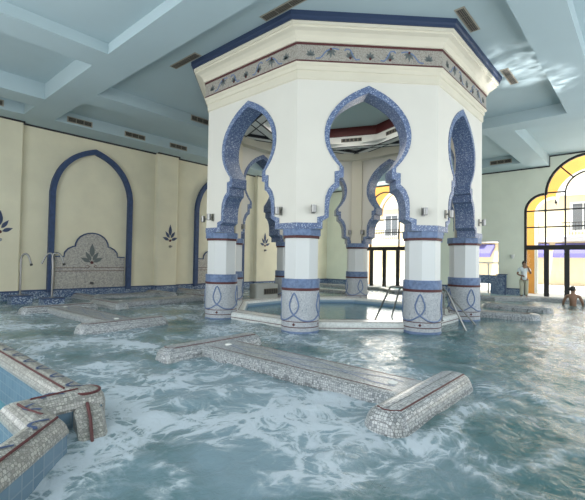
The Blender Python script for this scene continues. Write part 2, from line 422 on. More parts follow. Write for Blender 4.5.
for k in range(8):
    ad = 45*k; fr = face_frame(ad, 0)
    o, t, uz, n = fr
    op = sym(inner)
    poly = [(HL, 2.16)]+op+[(-HL, 2.16), (-HL, ZT), (HL, ZT)]
    fi = API/AP
    front = [n*AP+t*s_+uz*z for s_, z in poly]
    back = [n*API+t*(s_*fi if abs(abs(s_)-HL) < 1e-4 else s_)+uz*z for s_, z in poly]
    m = M(); N = len(poly)
    m.add(front+back, [tuple(range(N)), tuple(range(2*N-1, N-1, -1))], 0)
    for i in range(N):
        j = (i+1) % N
        if {i, j} == {N-3, N-2} or {i, j} == {N-1, 0}: continue      # mitre planes shared with the next face
        mi = 1 if (1 <= i <= len(op)-1) else 0
        m.add([front[i], front[j], back[j], back[i]], [(0, 1, 2, 3)], mi)
    wpn = m.build('arched_wall', [CREAM, BLUEMOS], pav)
    bd = M()
    bpoly = sym(outer)+[(-HL, 2.155)]+[(-a, b) for a, b in inner]+[(a, b) for a, b in inner[::-1][1:]]+[(HL, 2.155)]
    ex = 1+.018/AP
    bd.loops([[n*d+t*(s_*(d/AP) if abs(abs(s_)-HL) < 1e-4 else s_)+uz*z for s_, z in bpoly] for d in (AP-.004, AP+.018)])
    bd.build('arch_border', BLUEMOS, wpn)
    # matching border on the room-inward side
    bi = M()
    o2 = [(min(s_, HL*fi), z) for s_, z in outer]
    bpoly = sym(o2)+[(-HL*fi, 2.155)]+[(-a, b) for a, b in inner]+[(a, b) for a, b in inner[::-1][1:]]+[(HL*fi, 2.155)]
    bi.loops([[n*d+t*s_+uz*z for s_, z in bpoly] for d in (API-.012, API+.004)])
    bi.build('inner_arch_border', BLUEMOS, wpn)

PH = {157.5: 216, 202.5: 201, 247.5: 198, 292.5: 224, 337.5: 250, 22.5: 233, 67.5: 215, 112.5: 220}
RP = 3.5
for a in A8:
    ad = round(math.degrees(a), 1); c = (RP*math.cos(a), RP*math.sin(a))
    m = M(); m.lathe([(.375, 1.10), (.375, 1.99)], 8, c, PI/8)
    p = m.build('pillar', SHAFT, pav)
    m = M(); m.lathe([(.40, -1.0), (.40, .92)], 40, c); m.build('base_drum', STONE, p, smooth=.6)
    m = M(); m.lathe([(.406, -.3), (.406, .03)], 40, c); m.build('water_line', BANDBLUE, p, smooth=.6)
    for z0, z1, r_, mt, nm, ns in ((.105, .123, .404, RED, 'red_line', 40), (.222, .238, .404, RED, 'red_line', 40), (.87, .925, .412, RED, 'red_ring', 40),
                               (.925, 1.115, .408, BANDBLUE, 'blue_band', 40), (1.965, 2.02, .405, RED, 'red_ring', 8), (2.02, 2.165, .43, BANDBLUE, 'capital', 8)):
        m = M(); m.ring([(.3, z0), (r_, z0), (r_, z1), (.3, z1)], ns, c, PI/8 if ns == 8 else 0); m.build(nm, mt, p, smooth=.6 if ns > 8 else 0)
    lp = M()
    base = [(-45, .25), (-25, .27), (-10, .33), (0, .375), (9, .45), (14, .56), (10, .68), (0, .82), (-10, .68), (-14, .56), (-9, .45), (0, .375), (10, .33), (25, .27), (45, .25)]
    pts2 = []
    for q in range(4): pts2 += [(PH[ad]+90*q+x, z) for x, z in base[:-1]]
    P3 = cat_rom([(.405*math.cos(math.radians(x))+c[0], .405*math.sin(math.radians(x))+c[1], z) for x, z in pts2], 3, True)
    lp.tube(P3, .017, 5, 0, True); lp.build('loop_motif', MOTIF, p, smooth=1)
    for q in range(4):
        dm = M(); t_ = math.radians(PH[ad]+90*q); n = Vector((math.cos(t_), math.sin(t_), 0)); tt = Vector((-n.y, n.x, 0))
        dm.flat((Vector((c[0], c[1], .172))+n*.40, tt, Vector((0, 0, 1)), n), [(-.035, 0), (0, -.035), (.035, 0), (0, .035)], -.02, .006)
        dm.build('red_diamond', RED, p)

def octlathe(name, prof, mt, inner_r=None, parent=pav):
    m = M(); pr = [(r_*k8, z) for r_, z in prof]; m.ring(pr, 8, (0, 0), PI/8); return m.build(name, mt, parent)
octlathe('cornice', [(2.9, 5.27), (AP+.005, 5.27), (AP+.03, 5.29), (AP+.03, 5.445), (3.685, 5.46), (3.685, 5.535), (3.71, 5.55), (3.735, 5.57), (3.735, 5.60), (3.70, 5.60), (3.70, 6.0), (3.76, 6.0), (3.765, 6.04), (3.80, 6.11), (3.87, 6.165), (3.96, 6.19), (3.96, 6.225), (4.0, 6.235), (4.0, 6.30), (2.9, 6.30)], CREAM2)
octlathe('cornice_cap', [(2.9, 6.295), (4.03, 6.295), (4.035, 6.34), (4.065, 6.37), (4.07, 6.46), (2.9, 6.46)], NAVY)
for k in range(8):
    fr = face_frame(45*k, 3.70); hl = 3.72*math.tan(PI/8)
    m = M(); m.flat(fr, [(-hl, 5.60), (hl, 5.60), (hl, 6.0), (-hl, 6.0)], .0, .02, 0)
    for z0, z1 in ((5.60, 5.635), (5.955, 6.0)): m.flat(fr, [(-hl, z0), (hl, z0), (hl, z1), (-hl, z1)], .0, .03, 1)
    # flower sprigs joined by blue scrolls
    xs = [-1.25, -.83, -.42, 0, .42, .83, 1.25]
    for i, x in enumerate(xs):
        big = i in (1, 5); s_ = -1 if big else 1; y0 = 5.80-s_*.07
        for an, ln in ((90, .17), (55, .15), (125, .15), (20, .12), (160, .12)):
            m.flat(fr, leaf(x, y0, an*s_, ln*(1.05 if big else .85), .05), .018, .026, 2)
        if i != 0 and i != 6: m.flat(fr, disc(x, y0-.015*s_, .026), .018, .03, 1)
    for s_ in (-1, 1):
        for xc in (.2, .62) if True else ():
            pts = cat_rom([(s_*(xc+.02), 5.70), (s_*(xc+.10), 5.69), (s_*(xc+.17), 5.78), (s_*(xc+.22), 5.88), (s_*(xc+.30), 5.90), (s_*(xc+.34), 5.86)], 4)
            if xc == .62: pts = cat_rom([(s_*(xc+.04), 5.88), (s_*(xc+.16), 5.90), (s_*(xc+.30), 5.84), (s_*(xc+.42), 5.70), (s_*(xc+.52), 5.68)], 4)
            m.flat(fr, ribbon([(p.x, p.y) for p in pts], .024), .018, .027, 3)
    m.build('frieze', [FRIEZE, RED, LEAFG, MOTIF], pav)
for a in A8:
    m = M(); d = Vector((math.cos(a), math.sin(a), 0)); t = Vector((-d.y, d.x, 0)); R0 = API*k8
    poly = [d*(R0+.05), d*(R0-.10)+t*.19, d*(R0-.20)+t*.19, d*(R0-.20)-t*.19, d*(R0-.10)-t*.19]
    m.prism([(q.x, q.y) for q in poly], 2.165, 5.5); m.build('inner_pilaster', CREAM2, pav)
# interior ceiling: two crossed squares of beams round an octagonal lantern
RS = 3.22
for i in range(8):
    p0 = Vector((RS*math.cos(A8[i]), RS*math.sin(A8[i]))); p1 = Vector((RS*math.cos(A8[(i+2) % 8]), RS*math.sin(A8[(i+2) % 8])))
    d = (p1-p0).normalized(); n = Vector((-d.y, d.x)); zz = 5.50-.002*(i % 2)
    m = M()
    m.prism([tuple(p0+n*.13), tuple(p1+n*.13), tuple(p1-n*.13), tuple(p0-n*.13)], zz, 5.60, 0)
    for s_ in (-.145, .145): m.prism([tuple(p0+n*(s_+.015)), tuple(p1+n*(s_+.015)), tuple(p1+n*(s_-.015)), tuple(p0+n*(s_-.015))], zz-.012, 5.58, 1)
    m.build('ceiling_beam', [RISER, DARK], pav)
m = M(); ang = [2*PI*i/16 for i in range(16)]
oc = [(2.24, 5.585)]
m.loops([[(API*k8*math.cos(PI/8+2*PI*i/8), API*k8*math.sin(PI/8+2*PI*i/8), 5.585) for i in range(8)],
         [(2.20*math.cos(PI/8+2*PI*i/8), 2.20*math.sin(PI/8+2*PI*i/8), 5.585) for i in range(8)]], 0, False)
m.build('ceiling_panel', WHITE, pav)
m = M(); m.lathe([(2.27, 5.50), (2.27, 5.88)], 8, (0, 0), 0, 0, False); m.build('lantern_riser', RISER, pav)
m = M(); m.ring([(2.22, 5.86), (2.33, 5.86), (2.33, 6.17), (2.22, 6.17)], 8, (0, 0), 0); m.build('lantern_band', REDDOME, pav)
m = M(); m.lathe([(2.4, 6.16), (2.4, 6.2)], 8, (0, 0), 0); m.build('lantern_ceiling', DOME, pav)
for k in range(8):
    fr = face_frame(22.5+45*k, 2.27*math.cos(PI/8)); n = fr[3]
    m = M(); m.flat(fr, [(-.36, 5.66), (.36, 5.66), (.36, 5.78), (-.36, 5.78)], -.02, -.001, 0)
    for i in range(5): m.flat(fr, [(-.34+.14*i, 5.675), (-.25+.14*i, 5.675), (-.25+.14*i, 5.765), (-.34+.14*i, 5.765)], -.025, -.019, 1)
    m.build('air_grille', [GRILLE, GRILLED], pav)

# spot lamps on the legs
def spotlamp(adeg, s_, z, dist, label):
    fr = face_frame(adeg, dist); o = fr[0]+fr[1]*s_+fr[2]*z; n = fr[3]; t = fr[1]
    root = thing('wall_spotlight', o, label, 'spotlight', 'steel spotlights on the pavilion legs')
    f0 = (o, t, Vector((0, 0, 1)), n)
    m = M(); m.flat(f0, [(-.035, -.09), (.035, -.09), (.035, .09), (-.035, .09)], 0, .03); m.build('back_plate', STEEL, root)
    m = M(); m.tube([o+n*.02, o+n*.09], .018, 8); m.build('arm', STEEL, root)
    m = M(); z_ = Vector((0, 0, 1)); m.tube([o+n*.13+z_*-.075, o+n*.13+z_*.075], .055, 12); h = m.build('lamp_head', STEEL, root, smooth=.7)
    m = M(); m.tube([o+n*.13+z_*-.08, o+n*.13+z_*-.074], .045, 12); m.build('lens', GRILLED, h)
nm = {225: 'front face', 180: 'left face', 270: 'right face', 135: 'far left face'}
spotlamp(225, -1.14, 2.56, AP, 'steel spotlight on the pavilion front face above the front left pillar')
spotlamp(225, 1.19, 2.56, AP, 'steel spotlight on the pavilion front face above the front right pillar')
spotlamp(180, 1.10, 2.54, AP, 'steel spotlight on the pavilion left face above the front left pillar')
spotlamp(180, -1.23, 2.54, AP, 'steel spotlight on the pavilion left face above the leftmost pillar')
spotlamp(270, -1.08, 2.56, AP, 'steel spotlight on the pavilion right face above the front right pillar')
spotlamp(270, 1.25, 2.56, AP, 'steel spotlight jutting out at the right edge of the pavilion')
spotlamp(135, 1.22, 2.54, AP, 'steel spotlight jutting out at the left edge of the pavilion')
for i, (fd, s_, lb) in enumerate(((22.5-22.5+180, 0, 0),)): pass
spotlamp(180+0, 0, 0, 0, '') if False else None
for adeg, s_, lb in ((0, 1.02, 'steel spotlight inside the pavilion, left of the right rear pillar corner'), (45, -1.02, 'steel spotlight inside the pavilion, on the rear pillar seen through front arch'),
                     (135, .98, 'steel spotlight inside the pavilion, above the pillar behind the leftmost pillar'), (90, .98, 'steel spotlight inside the pavilion, on the rear left pillar')):
    fr = face_frame(adeg, API-.012); o = fr[0]+fr[1]*s_+Vector((0, 0, 2.58)); n = -fr[3]; t = fr[1]
    root = thing('wall_spotlight', o, lb, 'spotlight', 'steel spotlights on the pavilion legs')
    m = M(); m.flat((o, t, Vector((0, 0, 1)), n), [(-.035, -.09), (.035, -.09), (.035, .09), (-.035, .09)], 0, .03); m.build('back_plate', STEEL, root)
    m = M(); m.tube([o+n*.02, o+n*.09], .018, 8); m.build('arm', STEEL, root)
    m = M(); m.tube([o+n*.13+Vector((0, 0, -.075)), o+n*.13+Vector((0, 0, .075))], .055, 12); m.build('lamp_head', STEEL, root, smooth=.7)

# basin between the pillars
bas = thing('pool_basin', (0, 0, -1), 'octagonal raised basin with pale rim and red lines between the pavilion pillars', 'basin')
m = M(); m.ring([(2.88, -1.0), (3.5, -1.0), (3.5, .10), (3.47, .15), (3.40, .17), (2.98, .17), (2.90, .15), (2.88, .10)], 8, (0, 0), PI/8); m.build('rim', RIMWHITE, bas)
for r0, r1, z0, z1 in ((3.385, 3.40, .168, .174), (3.02, 3.035, .168, .174), (3.495, 3.505, .04, .055)):
    m = M(); m.ring([(r0, z0), (r1, z0), (r1, z1), (r0, z1)], 8, (0, 0), PI/8); m.build('red_line', RED, bas)
m = M(); m.ring([(2.87, -.95), (2.885, -.95), (2.885, .08), (2.87, .08)], 8, (0, 0), PI/8); m.build('inner_wall', mat('basin_blue', (.16, .27, .42, 1), .3), bas)
m = M(); m.ring([(2.86, .02), (2.874, .02), (2.874, .085), (2.86, .085)], 8, (0, 0), PI/8); m.build('tile_band', mat('basin_tile_band', (.30, .42, .52, 1), .3), bas)

bx = thing('jet_plinth', (.2, 3.2, .17), 'grey plinth with a dark slatted grille on the rear rim of the basin', 'plinth')
m = M(); poly = []
for x, y, a0 in ((-.38, 2.99, 180), (.72, 2.99, 270), (.72, 3.42, 0), (-.38, 3.42, 90)):
    cx_ = x+(.12 if x < 0 else -.12); cy_ = y+(.12 if y < 3.2 else -.12)
    for k in range(5): t = math.radians(a0+k*22.5); poly.append((cx_+.12*math.cos(t), cy_+.12*math.sin(t)))
m.prism(poly, .17, .63); m.prism([(x*.98+.004, .06+y*.98) for x, y in poly], .63, .66); m.build('body', mat('plinth_grey', (.42, .43, .40, 1), .5), bx, smooth=.7)
m = M(); m.box(-.05, .62, 2.97, 2.995, .30, .50, 0)
for i in range(7): m.box(-.03+.09*i, .03+.09*i, 2.962, 2.972, .32, .48, 1)
m.build('grille', [GRILLE, GRILLED], bx)

# stair rails over the basin rim (between the two right-hand pillars)
def rail(x, lab, jog):
    root = thing('stair_handrail', (x, -3.3, .17), lab, 'handrail')
    yo, zt_, y1, y2, yi = jog
    P = [(x, yo-.18, -.35), (x, y1-.06, zt_-.06), (x, y1-.02, zt_-.015), (x, y1+.05, zt_), (x, y2-.05, zt_), (x, y2+.02, zt_-.015), (x, y2+.05, zt_-.06), (x, yi+.18, -.35)]
    m = M(); m.tube(P, .024, 8); m.build('tube', STEEL, root, smooth=1)
    for y in (-3.40 if x < 0 else -3.04, -2.99):
        m = M(); m.tube([(x, y, .15), (x, y, .9)], .018, 8); m.build('post', STEEL, root, smooth=1)
        m = M(); m.lathe([(.045, .165), (.045, .18)], 12, (x, y)); m.build('foot_plate', STEEL, root)
rail(-.62, 'steel stair handrail close behind the front right pillar', (-3.93, .88, -3.46, -2.11, -1.68))
rail(.45, 'steel stair handrail in front of the rightmost pavilion pillar', (-3.95, .80, -3.06, -1.85, -1.66))

# ------------------------------------------------------------------ left wall decoration
def wfr(x, y=YL): return (Vector((x, y, 0)), Vector((1, 0, 0)), Vector((0, 0, 1)), Vector((0, -1, 0)))
def wall_arch(cx, label):
    root = thing('arch_niche', (cx, YL, .3), label, 'wall arch', 'blue wall arches')
    fr = wfr(cx)
    hs = 1.55
    o_ = [(hs, .20), (hs, 3.85)]+[(p.x, p.y) for p in cat_rom([(hs, 3.85), (1.47, 4.30), (1.24, 4.82), (.86, 5.25), (.42, 5.52), (0, 5.68)], 4)][1:]
    hi = hs-.18
    i_ = [(hi, .20), (hi, 3.85)]+[(p.x, p.y) for p in cat_rom([(hi, 3.85), (1.29, 4.26), (1.09, 4.71), (.75, 5.10), (.37, 5.34), (0, 5.48)], 4)][1:]
    m = M(); m.flat(fr, sym(o_)+sym(i_)[::-1], .0, .16); m.build('frame', BLUE, root)
    # scalloped mosaic panel
    half = [(1.30, .31), (1.30, 1.50), (1.00, 1.50), (.98, 1.66), (.86, 1.80), (.70, 1.88), (.62, 1.89)]
    big = [(.62*math.cos(math.radians(a)), 1.89+.53*math.sin(math.radians(a))) for a in range(0, 91, 15)]
    hp = half+big[1:]
    m = M(); m.flat(fr, sym(hp), 0, .05, 0)
    m.flat(fr, ribbon([(a, b) for a, b in sym(hp[1:])], .045), .02, .065, 1)
    for z in (.95, 1.07):
        if z == .95: m.flat(fr, [(-1.29, z), (1.29, z), (1.29, z+.02), (-1.29, z+.02)], .04, .058, 2)
        else:
            for s_ in (-1, 1): m.flat(fr, [(s_*.14, z), (s_*1.29, z), (s_*1.29, z+.02), (s_*.14, z+.02)], .04, .058, 2)
    for s_ in (-1, 1): m.flat(fr, ribbon([(s_*.14, 1.08), (s_*.08, 1.12), (s_*.14, 1.17), (s_*.2, 1.15)], .02), .04, .058, 2)
    pn = m.build('panel', [PANEL, BLUE, RED], root)
    m = M()
    for an, ln, y0, wd in ((90, .52, 1.50, .19), (58, .40, 1.36, .14), (122, .40, 1.36, .14), (25, .40, 1.30, .15), (155, .40, 1.30, .15)):
        m.flat(fr, leaf(.06*math.cos(math.radians(an)), y0, an, ln, wd), .045, .062, 0)
    m.flat(fr, disc(0, 1.28, .06), .045, .062, 1)
    m.build('leaf_motif', [LEAFG, RED], pn)
    m = M(); m.tube([(cx, YL-.05, .50), (cx, YL-.16, .48)], .045, 10); m.build('water_jet', STEEL, root)
wall_arch(-3.24, 'blue pointed wall arch over scalloped panel, between the faucets and the rounded pilaster')
wall_arch(3.0, 'blue pointed wall arch partly hidden behind the leftmost pavilion pillar')
def palmette(x, d, label):
    root = thing('wall_ornament', (x, YL-d, 2.1), label, 'wall ornament', 'blue leaf ornaments on the wall')
    fr = wfr(x, YL-d)
    m = M()
    for an, ln, y0, wd in ((90, .52, 2.50, .17), (55, .36, 2.40, .14), (125, .36, 2.40, .14), (22, .34, 2.30, .15), (158, .34, 2.30, .15)):
        m.flat(fr, leaf(.07*math.cos(math.radians(an)), y0, an, ln*.95, wd*.85), 0, .02)
    m.build('leaves', LEAFB, root)
    m = M(); m.flat(fr, disc(0, 2.28, .055), 0, .022); m.build('dot', RED, root)
    m = M(); m.flat(fr, disc(0, 2.02, .06), 0, .05); m.flat(fr, [(-.04, 2.06), (.04, 2.06), (.04, 1.99), (-.04, 1.99)], .04, .13); m.build('nozzle', STEEL, root)
palmette(-6.28, .22, 'blue five-leaf ornament on the wall cut by the left edge of the picture')
palmette(.02, .26, 'blue five-leaf ornament on the rounded pilaster between the two wall arches')
palmette(6.0, .22, 'blue five-leaf ornament on the wall seen inside the pavilion left arch')

# ------------------------------------------------------------------ ceiling vents
def vent(x, y, z, along, ln, label, drop=True, nrm=None, wd=.2):
    root = thing('ceiling_vent', (x, y, z), label, 'air vent', 'slotted air vents')
    ux = Vector((1, 0, 0)) if along == 'x' else Vector((0, 1, 0))
    n = Vector(nrm) if nrm else Vector((0, 0, -1)); uy = n.cross(ux)
    fr = (Vector((x, y, z)), ux, uy, n)
    m = M(); h = ln/2
    m.flat(fr, [(-h, -wd/2), (h, -wd/2), (h, wd/2), (-h, wd/2)], 0, .012); m.build('frame', mat('vent_frame', (.34, .31, .25, 1), .6), root)
    m = M(); k = 3; s_ = (ln-.06)/k
    for i in range(k):
        a = -h+.03+i*s_+.012; b = a+s_-.024; m.flat(fr, [(a, -wd/2+.03), (b, -wd/2+.03), (b, wd/2-.03), (a, wd/2-.03)], .008, .018, 0)
        for j in range(4):
            q = -wd/2+.045+j*(wd-.09)/3; m.flat(fr, [(a, q-.006), (b, q-.006), (b, q+.006), (a, q+.006)], .016, .026, 1)
    m.build('slots', [GRILLED, GRILLE], root)
vent(-4.2, -1.6, 6.46, 'y', 1.15, 'air vent above the pavilion left face, at its front end')
vent(-4.2, 1.75, 6.46, 'y', 1.1, 'air vent above the pavilion left face, at its rear end')
vent(-1.5, -4.22, 6.46, 'x', 1.0, 'air vent above the pavilion right face, at its front end')
vent(1.8, -4.22, 6.46, 'x', 1.1, 'air vent above the pavilion right face, at its rear end')
NY = (0, -1, 0)
for x, lb in ((-4.25, 'air vent high over the blue wall arch near its left shoulder'), (-2.2, 'air vent high over the blue wall arch right shoulder'), (-.25, 'air vent high above the rounded pilaster')):
    vent(x, 8.12, 6.26, 'x', .85, lb, nrm=NY)
vent(-1.55, 4.8, 6.34, 'x', .75, 'air vent just beside the pavilion cornice on its left', nrm=NY)
vent(10.75, -1.75, 6.28, 'y', .95, 'air vent high over the small right-hand window', nrm=(-1, 0, 0))
vent(-6.9, 8.26, 6.28, 'x', .85, 'air vent at the upper left edge above the wall', nrm=NY)

# ------------------------------------------------------------------ benches in the water
def bench(name, cx_, cy_, half, bar, rot, label, zt=.15, simple=False):
    root = thing(name, (cx_, cy_, -.3), label, 'pool bench', 'mosaic massage benches in the pool')
    c_, s_ = math.cos(rot), math.sin(rot)
    def T(x, y, z): return (cx_+x*c_-y*s_, cy_+x*s_+y*c_, z)
    def rounded(hx, hy, r, n=5):
        P = []
        for x, y, a0 in ((hx-r, hy-r, 0), (-hx+r, hy-r, 90), (-hx+r, -hy+r, 180), (hx-r, -hy+r, 270)):
            for k in range(n+1): t = math.radians(a0+90*k/n); P.append((x+r*math.cos(t), y+r*math.sin(t)))
        return P
    # long bar along local y
    m = M(); hb = bar/2; yb = half-.15
    prof = [(-hb-.03, -.4), (-hb, zt-.05), (-hb+.03, zt-.012), (-hb+.07, zt), (hb-.07, zt), (hb-.03, zt-.012), (hb, zt-.05), (hb+.03, -.4)]
    m.loops([[T(x, -yb, z) for x, z in prof], [T(x, yb, z) for x, z in prof]])
    b = m.build('lounging_slab', BENCH, root)
    m = M()
    for x in ([-.27, .27] if bar > .6 else [-.2, .2]): m.add([T(x-.01, -yb+.1, zt+.002), T(x+.01, -yb+.1, zt+.002), T(x+.01, yb-.1, zt+.002), T(x-.01, yb-.1, zt+.002)], [(0, 1, 2, 3)])
    m.build('red_line', RED, b)
    m = M()
    for x0, ph in ((-.08, 0), (.08, PI)):
        pts = [(x0+.05*math.sin(y*6+ph), y) for y in [(-yb+.15)+i*.08 for i in range(int((2*yb-.3)/.08))]]
        rb = ribbon(pts, .022); n = len(rb)//2
        for i in range(n-1):
            q = [rb[i], rb[i+1], rb[len(rb)-2-i], rb[len(rb)-1-i]]
            m.add([T(x, y, zt+.003) for x, y in q], [(0, 1, 2, 3)])
    m.build('wave_motif', MOTIF, b)
    for sg in (-1, 1):
        m = M(); hx, hy = .95, .185
        lv = [(0.07, .07, -.4), (0.03, .03, 0), (.01, .01, zt-.06), (-.015, -.015, zt-.015), (-.05, -.05, zt+.015), (-.09, -.09, zt+.03), (-.12, -.12, zt+.035)]
        m.loops([[T(x, sg*half+y, z) for x, y in rounded(hx+a, hy+b_, .14+min(a, 0)*.6)] for a, b_, z in lv])
        e = m.build('end_bar', BENCH, root, smooth=.9)
        q_ = hy-.075
        P = [(-hx+.12, .10), (-hx+.08, .02), (-hx+.09, -.05), (-hx+.15, -q_), (-hx+.3, -q_), (0, -q_), (hx-.12, -q_)] if c_ > .5 else [(-q_, -hx+.12), (-q_, hx-.12)]
        if c_ < .5: P = [(-hx+.12, q_), (0, q_), (hx-.12, q_)]
        m = M(); m.tube([T(x, sg*half+y, zt+.018) for x, y in P], .013, 6, 0); m.build('red_line', RED, e)
        m = M(); m.sph(T(0, sg*(half-.38), zt), .06, 0, 10, 1, 1, .35); m.build('jet_nozzle', WHITE, root, smooth=1)
bench('massage_bench', -5.74, -3.40, 1.80, .74, 0, 'H-shaped grey mosaic bench lying in the foam in the foreground')
bench('massage_bench', -5.74, 3.30, 1.85, .74, 0, 'H-shaped grey mosaic bench in front of the blue faucet plinths')
bench('massage_bench', -2.6, 5.4, 1.70, .74, PI/2, 'grey mosaic bench between the rounded pilaster and the leftmost pillar')
bench('massage_bench', -2.4, 8.1, 1.45, .5, PI/2, 'low mosaic bench along the foot of the left wall arch', .12)
bench('massage_bench', 1.6, 8.2, 1.0, .5, PI/2, 'low mosaic bench along the wall behind the leftmost pillar', .12)
bench('massage_bench', 6.2, 5.0, 1.7, .74, 0, 'mosaic bench seen inside the pavilion in front of the far window', .12)

def ledge(path, wd, z, name, label, cat, mt=BENCH):
    root = thing(name, (path[0][0], path[0][1], -.4), label, cat)
    h = wd/2; prof = [(-h-.02, -.6), (-h, z-.08), (-h+.04, z-.02), (-h+.10, z), (h-.10, z), (h-.04, z-.02), (h, z-.08), (h+.02, -.6)]
    m = M(); m.sweep(path, prof); m.build('body', mt, root)
    for i, e in ((0, path[0]), (1, path[-1])):
        m = M(); m.lathe([(h+.02, -.6), (h, z-.08), (h-.04, z-.02), (h-.1, z)], 20, e); m.build('rounded_end', mt, root, smooth=.9)
    m = M(); m.sweep(path, [(-.012, z+.001), (-.012, z+.006), (.012, z+.006), (.012, z+.001)]); m.build('red_line', RED, root)
ledge([(2.05, -2.2), (2.15, -3.3), (2.55, -4.55)], .55, .17, 'pool_ledge', 'grey mosaic ledge running right from behind the rightmost pillar', 'pool ledge')
ledge([(5.0, -2.9), (4.9, -4.5)], .5, .16, 'pool_ledge', 'short mosaic ledge in the water between the bather and the long ledge', 'pool ledge')
ledge([(9.3, YF+.3), (9.3, -3.6), (8.1, -2.2), (8.1, 2.2), (9.3, 3.6), (9.3, YL-.35)], .4, .17, 'pool_edge', 'pale pool edge in front of the standing man and the windows', 'pool edge')
# blue tiled half wall by the small window
hw = thing('tiled_half_wall', (XR-.2, -1.5, 0), 'blue mosaic half wall with a frame, left of the standing man', 'half wall')
m = M(); m.box(XR-.35, XR-.05, -1.72, -1.36, -.02, .95); m.build('post', DADO, hw)
m = M(); m.box(XR-.25, XR-.05, -1.36, -.30, .50, .92); m.box(XR-.25, XR-.05, -1.36, -1.02, -.02, .5); m.build('panel', DADO, hw)
m = M(); m.box(XR-.38, XR-.04, -1.75, -1.30, .95, .985); m.box(XR-.37, XR-.352, -1.75, -1.70, -.02, .95); m.build('edging', BLUE, hw)
wl = thing('wall_lamp', (XR, -1.98, 1.85), 'small white wall lamp on the pale wall above the standing man', 'wall lamp')
m = M(); m.lathe([(.06, 1.75), (.11, 1.95)], 12, (XR-.10, -1.98)); m.build('shade', WHITE, wl, smooth=.7)
m = M(); m.box(XR-.05, XR, -2.03, -1.93, 1.78, 1.9); m.build('bracket', STEEL, wl)

# faucets on mosaic plinths
def faucet(x, y, zb, arms, label):
    root = thing('pool_faucet', (x, y, -.4), label, 'faucet')
    m = M(); m.box(x-.28, x+.28, y-.24, y+.24, -.5, zb); p = m.build('plinth', DADO, root)
    m = M(); m.box(x-.29, x+.29, y-.25, y+.25, zb, zb+.035); m.build('cap', BLUE, p)
    m = M(); H_ = 1.62
    z0 = zb+.03
    if arms == 1: P = [(x, y, z0), (x, y, z0+.95), (x+.01, y-.0, z0+1.20), (x+.08, y-.05, z0+1.31), (x+.17, y-.10, z0+1.25), (x+.24, y-.14, z0+1.0)]
    else: P = [(x, y, z0), (x, y, z0+.95), (x-.01, y, z0+1.26), (x+.06, y-.04, z0+1.37), (x+.18, y-.10, z0+1.30), (x+.26, y-.14, z0+1.06)]
    m.tube(cat_rom(P, 5), .032, 10); m.build('spout', STEEL, root, smooth=1)
    if arms == 2:
        m = M(); m.tube(cat_rom([(x, y, z0+1.20), (x-.04, y+.02, z0+1.36), (x-.15, y+.08, z0+1.30), (x-.26, y+.14, z0+1.04)], 5), .026, 10); m.build('second_spout', STEEL, root, smooth=1)
    q = Vector(P[-1]); m = M(); m.tube([q, q+Vector((.015, -.01, -.06))], .042, 10); m.build('nozzle', GRILLED, root, smooth=1)
    m = M(); m.lathe([(.075, zb+.03), (.06, zb+.06)], 14, (x, y)); m.build('collar', STEEL, root, smooth=.7)
faucet(-5.95, 7.95, .22, 1, 'bent steel pool faucet left of the blue arch, nearer the left edge')
faucet(-5.43, 6.75, .20, 2, 'two-armed steel pool faucet in front of the blue wall arch leg')

# ------------------------------------------------------------------ raised whirlpool at lower left
wb = thing('whirlpool_basin', (-9.9, -1.5, -1), 'raised mosaic whirlpool wall with red lines and blue tiles at lower left', 'basin')
path = [(-9.6, 2.3), (-8.40, 1.1), (-8.40, -3.10), (-8.85, -3.10), (-8.85, -3.62), (-9.45, -4.22), (-10.4, -4.22), (-11.6, -4.22)]
pth = path
h = .145
m = M(); m.sweep(pth, [(h, .16), (h, .185), (h-.015, .225), (h-.04, .262), (h-.08, .288), (h-.12, .30), (-h+.12, .30), (-h+.08, .288), (-h+.04, .262), (-h+.015, .225), (-h, .185), (-h, .165)])
rim = m.build('rim', RIM, wb)
m = M(); m.sweep(pth, [(h-.008, -1.0), (h-.008, .165)]); m.sweep(pth, [(-h+.008, .17), (-h+.008, -1.0)]); m.build('tiled_wall', POOLTILE, wb)
for pl in ([(-9.62, 2.2, .288), (-8.48, 1.07, .288), (-8.48, -2.93, .288)], [(-8.42, -3.08, .301), (-8.62, -3.10, .303), (-8.80, -3.10, .303)],
           [(-8.90, -3.14, .300), (-8.89, -3.30, .300), (-8.84, -3.52, .300)], [(-8.775, -3.64, .292), (-9.38, -4.245, .292), (-9.45, -4.29, .292), (-11.6, -4.29, .292)]):
    m = M(); m.tube(pl, .010, 6); m.build('red_line', RED, rim)
m = M()
def along(path, s_):
    for i in range(len(path)-1):
        a, b = Vector(path[i]), Vector(path[i+1]); l = (b-a).length
        if s_ <= l: d = (b-a)/l; return a+d*s_, d
        s_ -= l
    return None, None
tot = sum((Vector(path[i+1])-Vector(path[i])).length for i in range(len(path)-1)); s_ = .25
while s_ < tot-.3:
    sh = cat_rom([(-.10, -.05), (-.03, .05), (.05, .045), (.08, -.02), (.13, -.05)], 4)
    p0, d = along(path, s_)
    q = Vector((d.y, -d.x))
    m = M(); rb = ribbon([(p.x*.8, p.y*.8) for p in sh], .028); n = len(rb)//2
    W = [p0+d*a+q*b for a, b in rb]
    for i in range(n-1):
        m.add([(W[k].x, W[k].y, .3035) for k in (i, i+1, len(rb)-2-i, len(rb)-1-i)], [(0, 1, 2, 3)])
    m.build('wave_motif', BLUE, rim); s_ += .42
